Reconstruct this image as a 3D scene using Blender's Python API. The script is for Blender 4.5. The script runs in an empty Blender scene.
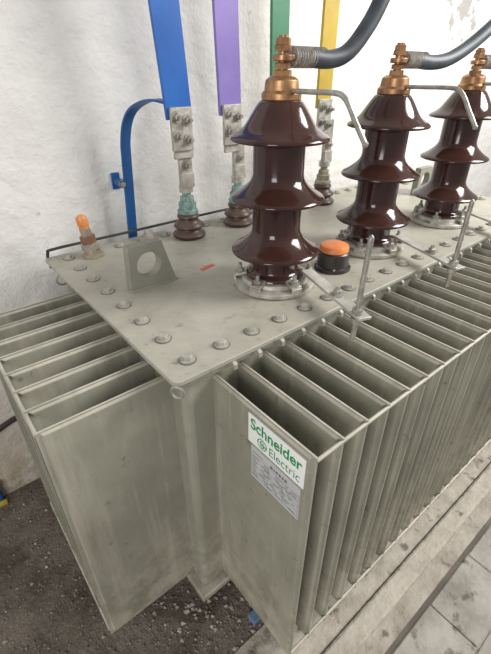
import bpy, math, random
from mathutils import Vector, Matrix
random.seed(7)
scene=bpy.context.scene
scene.view_settings.view_transform='Standard'
COL=scene.collection
L=1.15      # lid top height
WD=0.95     # lid depth
LX=2.2      # lid length
WORLD={}
# ---------------------------------------------------------------- materials
def mat(name,c,rough=.6,metal=0,c2=None,scale=6,bump=0,bscale=40,spec=.5,dust=None,dustamt=.6,coat=0,contrast=(.35,.65),speck=None,speckscale=60,speckpos=(.58,.68),lowdust=None,big=None,patch=None,bdist=.01,scuff=None,streak=None):
    m=bpy.data.materials.new(name); m.use_nodes=True
    nt=m.node_tree; N=nt.nodes; K=nt.links
    b=N['Principled BSDF']; b.inputs['Roughness'].default_value=rough; b.inputs['Metallic'].default_value=metal
    b.inputs['Specular IOR Level'].default_value=spec
    b.inputs['Coat Weight'].default_value=coat
    tc=N.new('ShaderNodeNewGeometry')
    pos=tc.outputs['Position']
    def noise(sc,det=5,rg=.6,stretch=None):
        n=N.new('ShaderNodeTexNoise'); n.inputs['Scale'].default_value=sc; n.inputs['Detail'].default_value=det; n.inputs['Roughness'].default_value=rg
        if stretch:
            mp=N.new('ShaderNodeMapping'); mp.inputs['Scale'].default_value=stretch; K.new(pos,mp.inputs['Vector']); K.new(mp.outputs[0],n.inputs['Vector'])
        else: K.new(pos,n.inputs['Vector'])
        return n.outputs['Fac']
    def mr(v,a,b_,c_=0,d=1):
        r=N.new('ShaderNodeMapRange'); r.inputs['From Min'].default_value=a; r.inputs['From Max'].default_value=b_
        r.inputs['To Min'].default_value=c_; r.inputs['To Max'].default_value=d; K.new(v,r.inputs['Value']); return r.outputs['Result']
    def mul(a,b_):
        mm=N.new('ShaderNodeMath'); mm.operation='MULTIPLY'; mm.use_clamp=True
        K.new(a,mm.inputs[0]); K.new(b_,mm.inputs[1]); return mm.outputs[0]
    def mix(f,a,cb):
        mx=N.new('ShaderNodeMix'); mx.data_type='RGBA'
        K.new(f,mx.inputs['Factor']); K.new(a,mx.inputs['A']); mx.inputs['B'].default_value=(*cb,1); return mx.outputs['Result']
    r=N.new('ShaderNodeValToRGB'); r.color_ramp.elements[0].position=contrast[0]; r.color_ramp.elements[1].position=contrast[1]
    if c2 is None: c2=tuple(x*.82 for x in c)
    r.color_ramp.elements[0].color=(*c2,1); r.color_ramp.elements[1].color=(*c,1)
    K.new(noise(scale,6,.65),r.inputs['Fac'])
    col=r.outputs['Color']
    if big: col=mix(mr(noise(big[1],5,.7),.42,.62,0,big[2]),col,big[0])
    if speck: col=mix(mr(noise(speckscale,3),speckpos[0],speckpos[1]),col,speck)
    sx=N.new('ShaderNodeSeparateXYZ'); K.new(tc.outputs['Normal'],sx.inputs[0])
    sp=N.new('ShaderNodeSeparateXYZ'); K.new(pos,sp.inputs[0])
    if scuff: col=mix(mr(noise(7,8,.75,(1,1,.25)),.50,.68,0,scuff[1]),col,scuff[0])
    if streak: col=mix(mr(noise(28,4,.6,(1,1,.06)),.53,.72,0,streak[1]),col,streak[0])
    if dust: col=mix(mul(sx.outputs['Z'],mr(noise(9,7,.7),.35,.65,dustamt*.3,dustamt)),col,dust)
    if lowdust: col=mix(mul(mr(sp.outputs['Z'],.60,.16),mr(noise(9,8,.75),.43,.60,0,.9)),col,lowdust)
    if patch:
        vd=N.new('ShaderNodeVectorMath'); vd.operation='DISTANCE'; K.new(pos,vd.inputs[0]); vd.inputs[1].default_value=patch[0]
        ad=N.new('ShaderNodeMath'); ad.operation='MULTIPLY_ADD'; K.new(noise(9,5,.7),ad.inputs[0]); ad.inputs[1].default_value=1.1; K.new(vd.outputs['Value'],ad.inputs[2])
        col=mix(mr(ad.outputs[0],patch[1]+.03,patch[1]),col,patch[2])
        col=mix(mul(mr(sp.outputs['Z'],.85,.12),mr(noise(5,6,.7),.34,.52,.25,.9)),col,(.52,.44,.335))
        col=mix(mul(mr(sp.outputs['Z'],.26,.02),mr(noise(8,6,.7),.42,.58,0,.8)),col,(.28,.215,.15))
    K.new(col,b.inputs['Base Color'])
    if bump:
        bp=N.new('ShaderNodeBump'); bp.inputs['Strength'].default_value=bump; bp.inputs['Distance'].default_value=bdist
        K.new(noise(bscale),bp.inputs['Height']); K.new(bp.outputs['Normal'],b.inputs['Normal'])
    return m
DUST=(.50,.458,.38)
M_paint=mat('grey_paint',(.300,.296,.238),.5,c2=(.24,.236,.188),scale=5,bump=.05,bscale=60,dust=DUST,dustamt=.5,lowdust=DUST,scuff=((.20,.19,.15),.5),streak=((.40,.372,.31),.5))
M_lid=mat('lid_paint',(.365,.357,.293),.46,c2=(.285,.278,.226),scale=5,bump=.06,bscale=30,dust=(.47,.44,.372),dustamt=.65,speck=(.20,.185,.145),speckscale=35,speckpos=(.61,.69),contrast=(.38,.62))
M_lug=mat('lug_paint',(.27,.266,.218),.5,c2=(.22,.216,.177),scale=9)  # grey paint darkened so the lug face carries its shade in the colour
M_fin=mat('fin_paint',(.292,.287,.230),.5,c2=(.222,.218,.173),scale=4,bump=.05,bscale=50,dust=(.55,.508,.43),dustamt=1.0,lowdust=DUST,speck=(.16,.143,.11),speckscale=30,speckpos=(.64,.73),scuff=((.39,.363,.30),.55),streak=((.41,.38,.315),.6))
M_glaze=mat('brown_glaze',(.040,.012,.009),.13,c2=(.025,.009,.007),scale=5,coat=.0,dust=(.13,.08,.062),dustamt=.25)
M_glaze2=mat('dull_brown_glaze',(.085,.040,.030),.4,c2=(.05,.026,.021),scale=14,dust=(.22,.16,.13),dustamt=.5)
M_steel=mat('zinc_steel',(.48,.47,.43),.42,.55,c2=(.25,.235,.20),scale=30)
M_strap=mat('strap_steel',(.60,.59,.55),.42,.4,c2=(.40,.385,.345),scale=22)
M_alu=mat('cast_alloy',(.54,.52,.47),.5,.4,c2=(.30,.275,.235),scale=25,bump=.15)
M_bolt=mat('lid_bolt_zinc',(.46,.45,.395),.42,.15,c2=(.33,.32,.275),scale=40)
M_wash=mat('washer_grime',(.20,.19,.155),.6,.1,c2=(.14,.132,.107),scale=40)  # dark tone that paints a shadow rim around the lid bolts
M_brass=mat('old_brass',(.48,.27,.13),.4,.75,c2=(.22,.115,.06),scale=28)
M_gold=mat('dull_brass',(.42,.37,.29),.5,.4,c2=(.25,.22,.17),scale=28)
M_collar=mat('red_brown_collar',(.30,.13,.075),.5,.2,c2=(.19,.09,.06),scale=28)
M_verd=mat('verdigris',(.22,.38,.36),.7,.2,c2=(.17,.22,.19),scale=35,contrast=(.42,.55))
M_blue=mat('blue_enamel',(.022,.135,.46),.4,c2=(.015,.10,.38))
M_dblue=mat('dark_blue_enamel',(.015,.11,.33),.4,c2=(.012,.08,.25))
M_pblue=mat('faded_blue_paint',(.08,.20,.40),.6,c2=(.20,.24,.28),scale=30)
M_purple=mat('purple_enamel',(.23,.17,.46),.45,c2=(.185,.135,.39))
M_green=mat('green_enamel',(.05,.20,.105),.45,c2=(.035,.15,.08))
M_yellow=mat('yellow_enamel',(.58,.41,.06),.45,c2=(.45,.31,.045))
M_cable=mat('cable_jacket',(.060,.075,.090),.5,c2=(.033,.042,.052),scale=20)
M_spiral=mat('braided_sleeve',(.40,.375,.35),.55,.3,c2=(.18,.165,.15),scale=60,bump=.4,bscale=120)
M_orange=mat('orange_plastic',(.76,.25,.075),.45,c2=(.56,.17,.055),scale=20)
M_tip=mat('amber_tip',(.70,.27,.09),.25,c2=(.58,.21,.07),scale=8)
M_black=mat('black_plastic',(.035,.028,.026),.35)
M_white=mat('sticker_white',(.82,.82,.81),.45,c2=(.78,.78,.77))
M_plate=mat('data_label_silver',(.56,.56,.56),.45,.1,c2=(.50,.50,.51),scale=20)
M_ink=mat('label_ink',(.17,.17,.18),.6)
M_sgreen=mat('logo_green',(.01,.30,.09),.5,c2=(.01,.27,.08))
M_red=mat('red_paint',(.60,.12,.08),.5)
M_rubber=mat('dark_gasket',(.05,.05,.045),.8)
M_wall=mat('wall_plaster',(.79,.775,.75),.88,c2=(.68,.665,.64),scale=3,bump=.75,bscale=13,bdist=.02,contrast=(.3,.62),patch=((2.95,1.06,2.1),.66,(.36,.34,.315)),speck=(.58,.55,.51),speckscale=16,speckpos=(.67,.73))
M_floor=mat('dirty_concrete',(.155,.128,.103),.95,c2=(.070,.056,.045),scale=11,bump=1,bscale=60,big=((.25,.215,.18),4,.7),speck=(.35,.315,.275),speckscale=80,speckpos=(.62,.70),spec=.15)
M_kerb=mat('kerb_concrete',(.47,.425,.362),.95,c2=(.31,.273,.228),scale=9,bump=.9,bscale=26,bdist=.015,big=((.54,.50,.435),5,.5),speck=(.18,.155,.13),speckscale=14,speckpos=(.59,.69),spec=.2)
M_screed=mat('channel_screed',(.43,.39,.335),.95,c2=(.28,.247,.207),scale=8,bump=.9,bscale=30,bdist=.015,speck=(.17,.147,.122),speckscale=15,speckpos=(.58,.68),spec=.2)
M_stone=mat('rubble_grit',(.28,.245,.205),.95,c2=(.10,.083,.068),scale=14)
M_chip=mat('plaster_chips',(.46,.42,.36),.95,c2=(.22,.19,.16),scale=20,contrast=(.42,.6))
M_tile=mat('paving_boards',(.35,.325,.29),.9,c2=(.23,.21,.182),scale=5,bump=.6,bscale=30,big=((.44,.41,.365),6,.7),speck=(.14,.122,.104),speckscale=14,speckpos=(.57,.67),spec=.2)
M_dark=mat('groove_dirt',(.15,.128,.106),.95,c2=(.09,.075,.06))
# ---------------------------------------------------------------- mesh builder
class MB:
    def __init__(s): s.v=[]; s.f=[]
    def add(s,vs,fs):
        o=len(s.v); s.v+= [Vector(v) for v in vs]; s.f+=[tuple(i+o for i in f) for f in fs]; return s
    def box(s,x0,x1,y0,y1,z0,z1):
        return s.add([(x0,y0,z0),(x1,y0,z0),(x1,y1,z0),(x0,y1,z0),(x0,y0,z1),(x1,y0,z1),(x1,y1,z1),(x0,y1,z1)],
          [(0,3,2,1),(4,5,6,7),(0,1,5,4),(1,2,6,5),(2,3,7,6),(3,0,4,7)])
    def lathe(s,c,prof,seg=48,axis=(0,0,1)):
        ax=Vector(axis).normalized(); t=Vector((1,0,0)) if abs(ax.x)<.9 else Vector((0,1,0))
        u=ax.cross(t).normalized(); w=ax.cross(u); c=Vector(c)
        vs=[];fs=[]
        for r,h in prof:
            for i in range(seg):
                a=2*math.pi*i/seg
                vs.append(c+ax*h+(u*math.cos(a)+w*math.sin(a))*max(r,1e-4))
        for j in range(len(prof)-1):
            for i in range(seg):
                k=(i+1)%seg
                fs.append((j*seg+i,j*seg+k,(j+1)*seg+k,(j+1)*seg+i))
        fs.append(tuple(range(seg-1,-1,-1))); n=(len(prof)-1)*seg; fs.append(tuple(n+i for i in range(seg)))
        return s.add(vs,fs)
    def cyl(s,p0,p1,r,seg=20,r1=None):
        p0=Vector(p0);p1=Vector(p1);d=p1-p0
        return s.lathe(p0,[(r,0),(r if r1 is None else r1,d.length)],seg,d)
    def tube(s,pts,r,seg=14,rf=None):
        pts=[Vector(p) for p in pts]; vs=[];fs=[]; n=len(pts)
        T=[(pts[min(i+1,n-1)]-pts[max(i-1,0)]).normalized() for i in range(n)]
        up=Vector((0,0,1)) if abs(T[0].z)<.9 else Vector((1,0,0))
        u=T[0].cross(up).normalized()
        for i,p in enumerate(pts):
            u=(u-T[i]*u.dot(T[i])).normalized(); w=T[i].cross(u)
            rr=r if rf is None else rf(i)
            for k in range(seg):
                a=2*math.pi*k/seg; vs.append(p+(u*math.cos(a)+w*math.sin(a))*rr)
        for j in range(n-1):
            for i in range(seg):
                k=(i+1)%seg; fs.append((j*seg+i,j*seg+k,(j+1)*seg+k,(j+1)*seg+i))
        fs.append(tuple(range(seg-1,-1,-1))); o=(n-1)*seg; fs.append(tuple(o+i for i in range(seg)))
        return s.add(vs,fs)
    def strip(s,pts,wdir,width,thick):
        """flat strap following pts, width along wdir"""
        pts=[Vector(p) for p in pts]; wd=Vector(wdir).normalized(); n=len(pts); vs=[];fs=[]
        for i,p in enumerate(pts):
            T=(pts[min(i+1,n-1)]-pts[max(i-1,0)]).normalized()
            w=(wd-T*wd.dot(T)).normalized(); q=T.cross(w)
            for a,b in ((-1,-1),(1,-1),(1,1),(-1,1)):
                vs.append(p+w*a*width/2+q*b*thick/2)
        for j in range(n-1):
            for i in range(4):
                k=(i+1)%4; fs.append((j*4+i,j*4+k,(j+1)*4+k,(j+1)*4+i))
        fs.append((3,2,1,0)); o=(n-1)*4; fs.append((o,o+1,o+2,o+3))
        return s.add(vs,fs)
    def hexbolt(s,p,axis=(0,0,1),r=.016,h=.013,washer=True,tail=0):
        ax=Vector(axis).normalized(); p=Vector(p)
        if washer: s.lathe(p,[(r*1.55,0),(r*1.55,.0035)],24,axis); p=p+ax*.0035
        s.lathe(p,[(r,0),(r,h*.88),(r*.85,h)],6,axis)
        if tail: s.lathe(p+ax*h,[(r*.5,0),(r*.5,tail)],12,axis)
        return s
def smooth_pts(pts,n=8):
    pts=[Vector(p) for p in pts]; P=[pts[0]]+pts+[pts[-1]]; out=[]
    for i in range(1,len(P)-2):
        for k in range(n):
            t=k/n; a,b,c,d=P[i-1],P[i],P[i+1],P[i+2]
            out.append(.5*((2*b)+(-a+c)*t+(2*a-5*b+4*c-d)*t*t+(-a+3*b-3*c+d)*t**3))
    out.append(pts[-1]); return out
def finish(mb,name,m,parent=None,bevel=0,label=None,origin=None,angle=35,seg=2):
    vs=mb.v
    if origin is None:
        lo=Vector([min(v[i] for v in vs) for i in range(3)]); hi=Vector([max(v[i] for v in vs) for i in range(3)])
        origin=(lo+hi)/2; 
        if parent is None: origin.z=lo.z
    origin=Vector(origin)
    me=bpy.data.meshes.new(name); me.from_pydata([v-origin for v in vs],[],mb.f); me.update()
    import bmesh
    bm=bmesh.new(); bm.from_mesh(me); bmesh.ops.recalc_face_normals(bm,faces=bm.faces); bm.to_mesh(me); bm.free()
    me.materials.append(m)
    for p in me.polygons: p.use_smooth=True
    me.set_sharp_from_angle(angle=math.radians(angle))
    o=bpy.data.objects.new(name,me); COL.objects.link(o); o.location=origin; WORLD[o.name]=origin.copy()
    if bevel:
        b=o.modifiers.new('Bevel','BEVEL'); b.width=bevel; b.segments=seg; b.limit_method='ANGLE'; b.angle_limit=math.radians(40)
    if parent: par(o,parent)
    if label: o['label']=label
    return o
def par(o,p):
    o.parent=p; o.matrix_parent_inverse=Matrix.Translation(-WORLD[p.name])
def dup(o,off,parent=None):
    c=o.copy(); COL.objects.link(c); c.location=WORLD[o.name]+Vector(off); WORLD[c.name]=WORLD[o.name]+Vector(off)
    if parent: par(c,parent)
    return c
def empty(name,loc):
    e=bpy.data.objects.new(name,None); COL.objects.link(e); e.location=loc; e.empty_display_size=.1; WORLD[e.name]=Vector(loc); return e
def top(o,label,cat,group=None):
    o['label']=label; o['category']=cat
    if group: o['group']=group
def struct(o,label=None):
    o['kind']='structure'
    if label: o['label']=label

# ---------------------------------------------------------------- room
mb=MB().box(-3,5,1.06,1.2,0,3.2); w=finish(mb,'wall_back',M_wall); struct(w)
mb=MB().box(-3,5,-3,1.2,-.1,0); f=finish(mb,'floor',M_floor); struct(f)
mb=MB().box(-.2,5,-.425,-.350,0,.034); k=finish(mb,'trim_1',M_kerb,bevel=.012); struct(k,'rough dusty concrete rail beside the oil pit')
mb=MB().box(-.2,5,-.488,-.420,0,.024); k=finish(mb,'trim_5',M_screed,bevel=.006); struct(k,'dirty screed strip between rail and paving')
mb=MB().box(-.2,5,-.345,-.15,0,.01); k=finish(mb,'trim_4',M_kerb,bevel=.004); struct(k,'dusty concrete apron below the radiator')
mb=MB().box(-.2,5,-.503,-.488,0,.014); k=finish(mb,'trim_2',M_dark); struct(k)
mb=MB().box(-.2,5,-1.65,-.503,0,.018)
y=-.503
for j in range(6):
    x=-.2+(.14 if j%2 else 0)
    while x<5:
        dz=random.uniform(-.003,.003); e=random.uniform(.002,.004)
        mb.box(x+e,x+.30-.002,y-.184,y-e,.01,.026+dz); x+=.30
    y-=.186
k=finish(mb,'trim_3',M_tile,bevel=.005); struct(k,'worn grey paving boards with dirty joints')

# ---------------------------------------------------------------- transformer
TR=empty('power_transformer',(1.1,.485,0))
top(TR,'grey-green oil-filled power transformer with finned radiators and brown bushings','transformer')
TB=.15
mb=MB().box(.038,LX-.038,.030,WD-.06,TB,L-.035)
tank=finish(mb,'tank_body',M_paint,TR,bevel=.022,seg=3)
mb=MB().box(.015,LX-.015,.012,WD-.02,L-.035,L-.020); finish(mb,'tank_flange',M_paint,TR,bevel=.003)
mb=MB().box(.03,LX-.03,.025,WD-.03,L-.020,L-.014); finish(mb,'lid_gasket',M_rubber,TR)
mb=MB().box(.015,LX-.015,.005,WD-.035,TB-.03,TB); finish(mb,'tank_base_plate',M_paint,TR,bevel=.004)
for yy in (.16,.72):
    mb=MB().box(.05,LX-.05,yy,yy+.09,0,.012).box(.05,LX-.05,yy+.035,yy+.05,.012,TB-.03)
    finish(mb,'skid_rail',M_paint,TR)
def rrect(x0,x1,y0,y1,r,z0,z1,n=6):
    m=MB(); pts=[]
    for cx,cy,a0 in ((x1-r,y1-r,0),(x0+r,y1-r,90),(x0+r,y0+r,180),(x1-r,y0+r,270)):
        for i in range(n+1):
            a=math.radians(a0+90*i/n); pts.append((cx+r*math.cos(a),cy+r*math.sin(a)))
    N=len(pts)
    vs=[(x,y,z0) for x,y in pts]+[(x,y,z1) for x,y in pts]
    fs=[tuple(range(N-1,-1,-1)),tuple(range(N,2*N))]+[(i,(i+1)%N,(i+1)%N+N,i+N) for i in range(N)]
    return m.add(vs,fs)
lid=finish(rrect(0,LX,0,WD,.02,L-.014,L),'tank_lid',M_lid,TR,bevel=.002)
b0=finish(MB().lathe((.073,.062,L+.002),[(.0195,0),(.0195,.0025)],24).lathe((.073,.062,L+.0045),[(.0125,0),(.0125,.0085),(.0115,.0095)],6),'bolt',M_bolt,lid,angle=20)
w0=finish(MB().lathe((.073,.062,L),[(.0225,0),(.0225,.002)],24),'washer',M_wash,lid)  # thin dark disc below the bolt, its contact shadow painted as geometry
pts=[]
nb=20; sx_=(LX-.146)/nb
for i in range(nb+1): pts.append((.073+i*sx_,.062)); pts.append((.073+i*sx_,WD-.062))
for j in range(1,7): pts.append((.073,.062+j*(WD-.124)/7)); pts.append((LX-.073,.062+j*(WD-.124)/7))
for (x,y) in pts[1:]:
    dup(b0,(x-.073,y-.062,0),lid); dup(w0,(x-.073,y-.062,0),lid)
c0=finish(MB().strip([(.17,.004,L-.016),(.17,-.005,L-.022),(.17,-.006,L-.034),(.17,.012,L-.042)],(1,0,0),.012,.004),'rim_clip',M_paint,TR,bevel=.001)
for i in range(1,24): dup(c0,(i*.082,0,0),TR)
T=.0028; PR=.0052
def fin_sheet(c,a0,a1,z0,z1,axis):
    m=MB()
    def P(n,s,z): return (n,s,z) if axis=='y' else (s,n,z)
    m.add([P(c-T,a0,z0),P(c+T,a0,z0),P(c+T,a1,z0),P(c-T,a1,z0),P(c-T,a0,z1),P(c+T,a0,z1),P(c+T,a1,z1),P(c-T,a1,z1)],
          [(0,3,2,1),(4,5,6,7),(0,1,5,4),(1,2,6,5),(2,3,7,6),(3,0,4,7)])
    for s_ in (-1,1):
        a=c+s_*T; b=c+s_*(T+PR); i0,i1=a0+.010,a1; k0,k1=z0+.014,z1-.005; o=.005
        m.add([P(a,i0,k0),P(a,i1,k0),P(a,i1,k1),P(a,i0,k1),P(b,i0+o,k0+o),P(b,i1,k0+o),P(b,i1,k1-o),P(b,i0+o,k1-o)],
          [(4,5,6,7),(0,1,5,4),(1,2,6,5),(2,3,7,6),(3,0,4,7)])
        d=c+s_*(T+PR-.0001); e=c+s_*(T+PR+.004)
        i0,i1=a0+.075,a0+.235; k0,k1=z0+.10,z1-.28; o=.04
        m.add([P(d,i0,k0),P(d,i1,k0),P(d,i1,k1),P(d,i0,k1),P(e,i0+o,k0+o),P(e,i1-o,k0+o),P(e,i1-o,k1-o),P(e,i0+o,k1-o)],
          [(4,5,6,7),(0,1,5,4),(1,2,6,5),(2,3,7,6),(3,0,4,7)])
    return m
ZT=L-.05; ZB=L-.985
fin=finish(fin_sheet(.13,-.318,.05,ZB,ZT,'y'),'radiator_fin',M_fin,TR,bevel=.0012)
sp=.082
xs=[.13+i*sp for i in range(24)]
for x in xs[1:]: dup(fin,(x-.13,0,0),TR)
for zz in (ZT-.010,ZB+.03):
    mb=MB().cyl((xs[0],-.316,zz),(xs[-1],-.316,zz),.0048,12); finish(mb,'radiator_tie_bar',M_fin,TR)
fe=finish(fin_sheet(.105,-.285,.065,ZB,ZT,'x'),'radiator_fin',M_fin,TR,bevel=.0012)
ys=[.105+i*.086 for i in range(8)]
for y in ys[1:]: dup(fe,(0,y-.105,0),TR)
for y in ys: dup(fe,(LX+.22,y-.105,0),TR)
for zz in (ZT-.010,ZB+.03):
    finish(MB().cyl((-.283,ys[0],zz),(-.283,ys[-1],zz),.0048,12),'radiator_tie_bar',M_fin,TR)
# lifting lugs
def lug(x0,y):
    t=.017; cx,cz,r=x0+.076,L+.078,.041; out=[(x0+.004,L),(x0+.170,L),(x0+.128,L+.146),(x0+.012,L+.146)]
    n=48
    def hit(a):
        d=(math.cos(a),math.sin(a)); best=None
        for i in range(4):
            p=out[i];q=out[(i+1)%4]; ex,ez=q[0]-p[0],q[1]-p[1]
            den=d[0]*ez-d[1]*ex
            if abs(den)<1e-9: continue
            tt=((p[0]-cx)*ez-(p[1]-cz)*ex)/den; ss=((p[0]-cx)*d[1]-(p[1]-cz)*d[0])/den
            if tt>0 and -1e-6<=ss<=1+1e-6 and (best is None or tt<best): best=tt
        return (cx+d[0]*best,cz+d[1]*best)
    angs=[2*math.pi*i/n for i in range(n)]
    for p in out:
        a=math.atan2(p[1]-cz,p[0]-cx)%(2*math.pi)
        j=min(range(n),key=lambda i:abs(angs[i]-a)); angs[j]=a
    ring=[(cx+r*math.cos(a),cz+r*math.sin(a)) for a in angs]
    outer=[hit(a) for a in angs]
    m=MB(); vs=[]
    for yy in (y-t,y+t):
        vs+=[(p[0],yy,p[1]) for p in ring]; vs+=[(p[0],yy,p[1]) for p in outer]
    fs=[]
    for i in range(n):
        k=(i+1)%n
        fs+=[(i,k,n+k,n+i),(2*n+i,3*n+i,3*n+k,2*n+k),(i,2*n+i,2*n+k,k),(n+i,n+k,3*n+k,3*n+i)]
    m.add(vs,fs)
    m.tube([(x0+.002,y-.018,L+.002),(x0+.172,y-.018,L+.002)],.006,8)
    return m
finish(lug(.125,.495),'lifting_lug',M_lug,TR,bevel=.0015)
finish(lug(1.9,.58),'lifting_lug',M_lug,TR,bevel=.0015)
mb=MB(); mb.box(-.032,.032,-.009,.009,L,L+.0015)
a=math.radians(12)
mb.v=[Vector((.43+v.x*math.cos(a)-v.y*math.sin(a),.49+v.x*math.sin(a)+v.y*math.cos(a),v.z)) for v in mb.v]
finish(mb,'warning_tag',M_red,TR)
# ---- high voltage bushing
def hv(x,y):
    prof=[(.084,.016),(.093,.026),(.094,.040),(.084,.048),(.076,.054),(.074,.060),(.074,.108)]
    for k in range(3):
        h=.161*k-.004
        prof+=[(.075,h+.115),(.081,h+.121),(.100,h+.1235),(.122,h+.1205),(.1345,h+.1185),(.1375,h+.1195),(.1390,h+.1225),(.1380,h+.1265),(.131,h+.132),(.118,h+.139),(.104,h+.149)]
        if k<2: prof+=[(.091,h+.160),(.081,h+.171),(.0755,h+.182),(.074,h+.192),(.074,h+.266)]
    prof+=[(.096,.476),(.088,.488),(.079,.502),(.069,.517),(.060,.529),(.051,.536),(.0,.539)]
    o=finish(MB().lathe((x,y,L),prof,72),'high_voltage_bushing',M_glaze,TR,angle=60)
    m=MB().lathe((x,y,L),[(.128,0),(.134,.004),(.134,.016),(.126,.020),(.110,.022),(.106,.034),(.094,.036)],56)
    finish(m,'mounting_flange',M_alu,o,bevel=.001)
    for i in range(6):
        a=math.radians(20+60*i); c,s_=math.cos(a),math.sin(a)
        m=MB()
        p0=Vector((x+.130*c,y+.130*s_,L+.032)); p1=Vector((x+.090*c,y+.090*s_,L+.042))
        m.strip([p0,p1],(-s_,c,0),.036,.009)
        m.strip([Vector((x+.128*c,y+.128*s_,L+.014)),p0],(-s_,c,0),.036,.009)
        cl=finish(m,'clamp',M_alu,o,bevel=.002)
        b=Vector((x+.113*c,y+.113*s_,L+.038))
        finish(MB().hexbolt(b,r=.012,h=.012,tail=.016),'clamp_bolt',M_steel,o,angle=25)
    m=MB().lathe((x,y,L),[(.047,.530),(.053,.536),(.053,.550),(.046,.557),(.043,.580),(.033,.587),(.024,.589)],32)
    finish(m,'terminal_cap',M_brass,o,bevel=.001)
    m=MB().lathe((x,y,L),[(.012,.58),(.012,.675)],16)
    for h,r in ((.588,.025),(.604,.021),(.642,.022),(.656,.019)): m.lathe((x,y,L+h),[(r,0),(r,.012),(r*.85,.014)],6)
    finish(m,'terminal_stud',M_brass,o,angle=25)
    pts=[(x,y-.03,L+.556),(x-.022,y-.12,L+.557),(x-.042,y-.215,L+.558),(x-.049,y-.247,L+.552),(x-.050,y-.266,L+.535),(x-.047,y-.285,L+.506),(x-.040,y-.312,L+.465)]
    m=MB().tube(smooth_pts(pts,6),.0062,10); m.lathe(pts[-1],[(.0062,0),(.008,.004),(.005,.008),(.001,.010)],10,(.15,-.35,-.6))
    finish(m,'arcing_horn',M_steel,o)
    # straight flat bar from the clamp ring out to the rod
    m=MB().strip([(x+.062,y-.085,L+.054),(x+.050,y-.125,L+.052),(x-.030,y-.385,L+.044)],(1,.3,0),.040,.008)
    finish(m,'horn_bracket',M_strap,o,bevel=.001)
    m=MB().hexbolt((x+.010,y-.255,L+.052),r=.013,tail=.010)
    finish(m,'bracket_bolt',M_steel,o,angle=25)
    pp=[(x-.032+.010*t,y-.357,L-.03+.285*t) for t in [i/60 for i in range(61)]]
    m=MB().tube(pp,.008,12,rf=lambda i:.0078 if i%2 else .0070).lathe(pp[-1],[(.0075,0),(.006,.006),(.001,.011)],12)
    m.lathe((x-.030,y-.357,L+.024),[(.016,0),(.016,.014)],6).lathe((x-.029,y-.357,L+.050),[(.016,0),(.016,.014)],6)
    finish(m,'arcing_rod',M_steel,o,angle=60)
    return o
HX=(.533,1.045,1.585)
for x in HX: hv(x,.25)
# ---- low voltage bushings
LVX=[.56,.825,1.14,1.39]; LVY=.81
for i,x in enumerate(LVX):
    prof=[(.056,.0),(.067,.006),(.069,.015),(.062,.024),(.050,.030),(.048,.038),(.057,.042),(.063,.048),(.062,.055),(.051,.064),(.041,.074),(.041,.082),(.046,.086),(.045,.094),(.036,.101),(0,.104)]
    o=finish(MB().lathe((x,LVY,L),prof,40),'low_voltage_bushing',M_glaze2,TR,angle=50)
    m=MB().lathe((x,LVY,L),[(.034,.098),(.042,.102),(.042,.114),(.034,.120)],24).lathe((x,LVY,L),[(.036,.120),(.036,.144),(.032,.148)],6).lathe((x,LVY,L),[(.028,.148),(.028,.166),(.025,.170)],6).lathe((x,LVY,L),[(.018,.168),(.018,.215)],16)
    finish(m,'terminal_nut',M_gold if i==3 else M_verd,o)
# thermometer pocket
x,y=.155,.855; AX=(-.10,.05,1)
o=finish(MB().lathe((x,y,L),[(.040,0),(.040,.010),(.030,.014),(.030,.028)],24).lathe((x,y,L),[(.034,.028),(.034,.050),(.030,.054)],6,AX).lathe((x,y,L),[(.022,.054),(.019,.112)],20,AX),'thermometer_pocket',M_gold,TR)
finish(MB().lathe((x,y,L),[(.028,.058),(.028,.080),(.024,.083)],24,AX),'seal_ring',M_collar,o)
finish(MB().lathe((x,y,L),[(.019,.110),(.019,.122),(.021,.124),(.021,.146),(.018,.154),(.010,.159),(.002,.160)],24,AX),'pocket_cap',M_tip,o)
# oil gauge
x,y=.775,.205
o=finish(MB().lathe((x,y,L),[(.064,0),(.064,.012),(.055,.016),(.055,.062),(.051,.066)],32),'oil_gauge',M_black,TR)
finish(MB().lathe((x,y,L),[(.046,.064),(.051,.068),(.051,.080),(.047,.087),(.036,.092),(.018,.095),(0,.0955)],32),'gauge_cap',M_orange,o)
for i in range(4):
    a=math.radians(45+90*i); finish(MB().hexbolt((x+.0585*math.cos(a),y+.0585*math.sin(a),L+.011),r=.0055,washer=False,h=.006),'gauge_bolt',M_steel,o)
o=finish(MB().lathe((.40,.87,L),[(.03,0),(.03,.01),(.022,.012),(.022,.03)],24).lathe((.40,.87,L),[(.018,.03),(.018,.045)],6),'filler_plug',M_alu,TR)
m=MB().tube(smooth_pts([(.02,.965,L-.05),(.02,.962,L+.01),(.05,.94,L+.03),(.3,.94,L+.03),(.95,.94,L+.03),(1.0,.94,L+.001)],6),.0055,10)
finish(m,'capillary_pipe',M_rubber,TR)
def ring(c,R,r,ax):
    m=MB(); ax=Vector(ax).normalized(); t=Vector((0,0,1)); u=ax.cross(t).normalized(); w=ax.cross(u)
    pts=[Vector(c)+(u*math.cos(a)+w*math.sin(a))*R for a in [2*math.pi*i/28 for i in range(29)]]
    return m.tube(pts,r,8)
finish(ring((.006,.003,L-.028),.016,.003,(1,.7,0)),'shackle_ring',M_steel,TR)
finish(ring((.010,.80,L-.035),.020,.0035,(0,1,0)),'shackle_ring',M_steel,TR)
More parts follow.
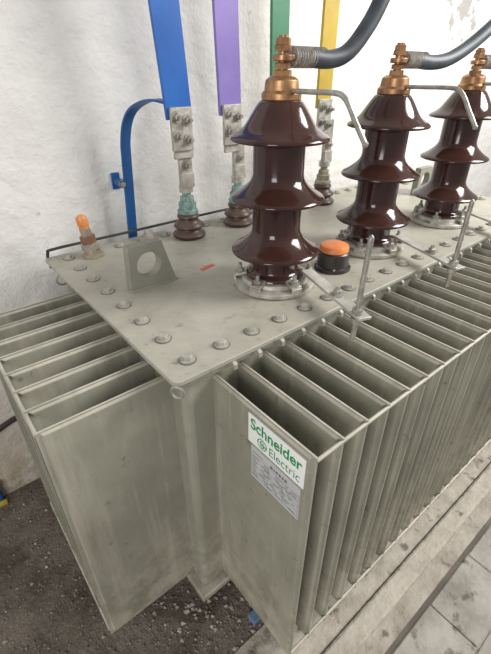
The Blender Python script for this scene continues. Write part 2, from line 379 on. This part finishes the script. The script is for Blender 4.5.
# ---- labels on first fin, facing -x
PX=.13-T-PR-.0005
st=finish(MB().box(PX-.0012,PX+.002,-.298,-.115,L-.160,L-.070),'brand_sticker',M_white,TR)
pl=finish(MB().box(PX-.0022,PX+.002,-.292,-.128,L-.275,L-.166),'rating_sticker',M_plate,TR)
def text(body,yleft,width,zbase,height,m,parent,name,bold=0.0):
    c=bpy.data.curves.new(name,'FONT'); c.body=body; c.offset=bold
    o=bpy.data.objects.new('tmp',c); COL.objects.link(o)
    bpy.context.view_layer.update()
    me=bpy.data.meshes.new_from_object(o.evaluated_get(bpy.context.evaluated_depsgraph_get()))
    bpy.data.objects.remove(o)
    vs=[v.co.copy() for v in me.vertices]; x0=min(v.x for v in vs);x1=max(v.x for v in vs);y0=min(v.y for v in vs);y1=max(v.y for v in vs)
    k=width/(x1-x0); kz=height/(y1-y0)
    mb=MB(); mb.add([(PX-.0016,yleft-(v.x-x0)*k,zbase+(v.y-y0)*kz) for v in vs],[tuple(p.vertices) for p in me.polygons])
    return finish(mb,name,m,parent)
text('Schneider',-.124,.166,L-.113,.034,M_sgreen,st,'lettering',.020)
text('Electric',-.190,.096,L-.150,.026,M_sgreen,st,'lettering',-.002)
cy,cz=-.165,L-.137
def arc(m,cy,cz,R,r,a0=0,a1=360,n=28,x=PX-.0016):
    vs=[];fs=[]
    for i in range(n+1):
        a=math.radians(a0+(a1-a0)*i/n)
        vs+=[(x,cy-R*math.cos(a),cz+R*math.sin(a)),(x,cy-r*math.cos(a),cz+r*math.sin(a))]
    for i in range(n): fs.append((2*i,2*i+1,2*i+3,2*i+2))
    m.add(vs,fs)
m=MB(); arc(m,cy,cz,.0165,.0140)
X=PX-.0016
def q(y0,y1,z0,z1): m.add([(X,cy-y0,cz+z0),(X,cy-y1,cz+z0),(X,cy-y1,cz+z1),(X,cy-y0,cz+z1)],[(0,1,2,3)])
arc(m,cy,cz+.0042,.0070,.0044,20,200,16,X); arc(m,cy,cz-.0042,.0070,.0044,200,380,16,X)
q(-.0068,.0165,-.0012,.0012); q(-.0165,.0068,-.0012+.003,.0012+.002); q(-.0068,.014,-.0053,-.0036)
finish(m,'emblem',M_sgreen,st)
m=MB()
XL=PX-.0026
def rect(y0,y1,z0,z1): m.add([(XL,y0,z0),(XL,y1,z0),(XL,y1,z1),(XL,y0,z1)],[(0,1,2,3)])
yy=-.136
for wd in (.009,.004,.007,.007,.006,.008): rect(yy-.06,yy-.06-wd,L-.187,L-.178); yy-=wd+.003
rect(-.134,-.170,L-.1835,L-.181)
for i in range(9):
    z=L-.199-i*.008; yy=-.134
    while yy>-.27:
        wd=random.uniform(.008,.028); rect(yy,max(yy-wd,-.284),z,z+.0022); yy-=wd+random.uniform(.006,.025)
for s_ in range(5): rect(-.131,-.289,L-.1925-s_*.018,L-.1918-s_*.018)
for yv in (-.131,-.19,-.24,-.289): rect(yv,yv-.0007,L-.270,L-.1918)
finish(m,'print_lines',M_ink,pl)

# ---------------------------------------------------------------- busbars
def busbar(x,x_top,mt,label,w=.098):
    y=LVY
    zb=L+.455
    o=finish(MB().strip([(x,y-.012,zb),(x+(x_top-x)*.4,y-.03,L+.78),(x_top,y-.05,L+1.7)],(1,0,0),w,.014),'busbar',mt,bevel=.001,origin=(x,y-.01,zb))
    top(o,label,'busbar','painted busbars above the low-voltage bushings')
    return o
specs=[(.545,.46,M_blue,'blue-painted flat busbar bolted to a bushing terminal',LVX[0],.106),
 (.780,.715,M_purple,'purple-painted flat busbar bolted to a bushing terminal',LVX[1],.104),
 (1.04,.975,M_green,'green-painted flat busbar bolted to a bushing terminal',LVX[2],.09),
 (1.325,1.27,M_yellow,'yellow-painted flat busbar bolted to a bushing terminal',LVX[3],.09)]
for i,(x,xt,mt,lb,bx,w) in enumerate(specs):
    o=busbar(x,xt,mt,lb,w)
    xm=x-.002
    finish(MB().box(xm-.044,xm+.044,LVY-.034,LVY-.021,L+.345,L+.490),'connector_plate',M_alu,o,bevel=.002)
    finish(MB().box(xm-.034,xm+.050,LVY-.021,LVY-.011,L+.315,L+.470),'connector_plate',M_alu,o,bevel=.002)
    finish(MB().box(bx-.028,bx+.030,LVY-.011,LVY+.003,L+.205,L+.40).box(bx-.028,bx+.030,LVY-.020,LVY-.011,L+.205,L+.26),'terminal_flag',M_alu,o,bevel=.002)
    b=finish(MB().hexbolt((xm-.022,LVY-.034,L+.460),(0,-1,0),r=.013,h=.013,tail=.014),'bolt',M_steel,o,angle=25)
    for dx,dz in ((.044,-.012),(0,-.062),(.044,-.078)): dup(b,(dx,0,dz),o)
    finish(MB().hexbolt((bx+.002,LVY-.011,L+.290),(0,-1,0),r=.013,h=.012,tail=.010),'bolt',M_steel,o)
    finish(MB().lathe((bx,LVY,L+.200),[(.028,-.014),(.028,.012)],24),'terminal_clamp',M_alu,o)
# ---------------------------------------------------------------- ground strap
pts=[(.375,.99,L-.12),(.385,.985,L+.05),(.398,.975,L+.31),(.402,.970,L+.37),(.412,.958,L+.43),(.432,.940,L+.474),(.462,.910,L+.500),(.495,.872,L+.510),(.53,.825,L+.50)]
st2=finish(MB().strip(smooth_pts(pts,6),(1,.25,0),.044,.008),'bonding_strap',M_dblue)
top(st2,'dark blue painted flat bonding strap curving down the wall','strap')
finish(MB().box(.36,.385,.98,1.06,L+.20,L+.225).box(.355,.39,1.05,1.06,L+.18,L+.245),'wall_bracket',M_dblue,st2,bevel=.002)
finish(MB().hexbolt((.372,.985,L+.212),(-.3,-1,0),r=.011),'bolt',M_steel,st2)
# ---------------------------------------------------------------- HV cables
shapes=[[(.10,0,0),(.16,-.01,-.004),(.22,-.02,.010),(.27,-.03,.055),(.32,-.04,.13),(.40,-.05,.30),(.45,-.06,.55)],
 [(.10,0,0),(.18,-.01,-.006),(.26,-.02,.002),(.34,-.03,.030),(.43,-.045,.080),(.55,-.06,.16),(.68,-.07,.28),(.80,-.08,.42)],
 [(.10,0,0),(.18,-.01,-.006),(.26,-.02,.004),(.34,-.03,.035),(.43,-.045,.09),(.55,-.06,.18),(.68,-.07,.30),(.80,-.08,.45)]]
for x,shp in zip(HX,shapes):
    y=.25; z=L+.630
    pts=smooth_pts([(x+a,y+b,z+c) for a,b,c in shp],8)
    o=finish(MB().tube(pts,.0225,18),'power_cable',M_cable,origin=pts[0])
    top(o,'thick dark grey power cable rising from a bushing terminal','cable','cables on the high-voltage bushings')
    sp_=[Vector((x+.030+.0015*i,y,z)) for i in range(80)]
    finish(MB().tube(sp_,.02,18,rf=lambda i:.0228+.0022*math.sin(i*1.05)),'braided_end',M_spiral,o)
    finish(MB().lathe((x,y,z-.009),[(.026,0),(.026,.014)],24).box(x,x+.05,y-.018,y+.018,z-.006,z+.005),'cable_lug',M_brass,o,bevel=.002)
# ---------------------------------------------------------------- small wall pieces
o=finish(MB().tube(smooth_pts([(-.70,1.045,.32),(-.55,1.045,.33),(-.42,1.045,.375),(-.33,1.045,.41),(-.26,1.045,.425),(-.15,1.045,.42)],6),.013,10),'wall_cable',M_black)
top(o,'thin black cable running along the wall behind the radiator','cable')
o=finish(MB().cyl((-.455,1.04,0),(-.455,1.04,.10),.013,16).lathe((-.455,1.04,.09),[(.017,0),(.017,.03)],16),'conduit_pipe',M_dblue)
top(o,'short blue conduit pipe standing at the foot of the wall','pipe')
o=finish(MB().box(-.47,-.435,1.000,1.018,.0,.022),'wood_offcut',M_yellow,bevel=.003)
top(o,'small yellow-painted offcut lying against the wall base','scrap')
# ---------------------------------------------------------------- rubble
def stone(m,x,y,z,s):
    fs=[(0,2,1),(0,3,2),(0,4,3),(0,1,4),(5,1,2),(5,2,3),(5,3,4),(5,4,1)]
    base=[(0,0,-.6),(1,0,0),(0,1,0),(-1,0,0),(0,-1,0),(0,0,.7)]
    a=random.random()*6; vs=[]
    for b in base:
        j=random.uniform(.6,1.2); vx,vy=b[0]*j,b[1]*j
        vs.append((x+s*(vx*math.cos(a)-vy*math.sin(a)),y+s*(vx*math.sin(a)+vy*math.cos(a)),max(0.0,z+s*b[2]*j)))
    m.add(vs,fs)
m=MB()
for i in range(1700):
    x=random.uniform(-.75,.3); y=random.uniform(-.30,1.03); stone(m,x,y,.002,random.choice((.002,.003,.004,.006,.008)))
o=finish(m,'rubble',M_stone); o['kind']='stuff'; top(o,'dark grit scattered over the dusty floor','rubble')
m=MB()
for i in range(170):
    x=random.gauss(.06,.11); y=random.gauss(-.02,.09); stone(m,x,max(y,-.14),.003,random.choice((.002,.003,.005,.008,.012)))
for i in range(260):
    x=random.uniform(-.6,.1); y=random.uniform(-.2,.95); stone(m,x,y,.003,random.choice((.002,.003,.004,.006,.009)))
o=finish(m,'plaster_crumbs',M_chip); o['kind']='stuff'; top(o,'pale plaster crumbs lying on the floor beside the tank','rubble')
o=finish(MB().box(.14,.24,-.13,-.09,.0,.022),'paint_scrap',M_pblue,bevel=.004); top(o,'small faded blue painted scrap lying on the floor','scrap')

# ---------------------------------------------------------------- lights
wd=bpy.data.worlds.new('World'); scene.world=wd; wd.use_nodes=True
wd.node_tree.nodes['Background'].inputs[0].default_value=(1,.99,.97,1); wd.node_tree.nodes['Background'].inputs[1].default_value=.42
def area(name,loc,tgt,sx,sy,e,col):
    l=bpy.data.lights.new(name,'AREA'); l.shape='RECTANGLE'; l.size=sx; l.size_y=sy; l.energy=e; l.color=col
    o=bpy.data.objects.new(name,l); COL.objects.link(o); o.location=loc
    o.rotation_euler=(Vector(tgt)-Vector(loc)).to_track_quat('-Z','Y').to_euler(); return o
area('window_light',(3.0,-1.4,3.2),(1,.4,1),1.7,1.4,180,(1,.985,.955))
area('room_light',(-2.6,-1.6,2.1),(.2,.2,.9),1.3,1.7,62,(1,.985,.955))  # unseen fill added on the left to brighten the near fin panel
# ---------------------------------------------------------------- camera
cd=bpy.data.cameras.new('Camera'); cd.lens=22.57; cd.sensor_width=36; cd.clip_start=.01
cam=bpy.data.objects.new('Camera',cd); COL.objects.link(cam)
cam.location=(-.329,-.653,1.75); cam.rotation_euler=(math.radians(58),0,math.radians(-39.3))
scene.camera=cam
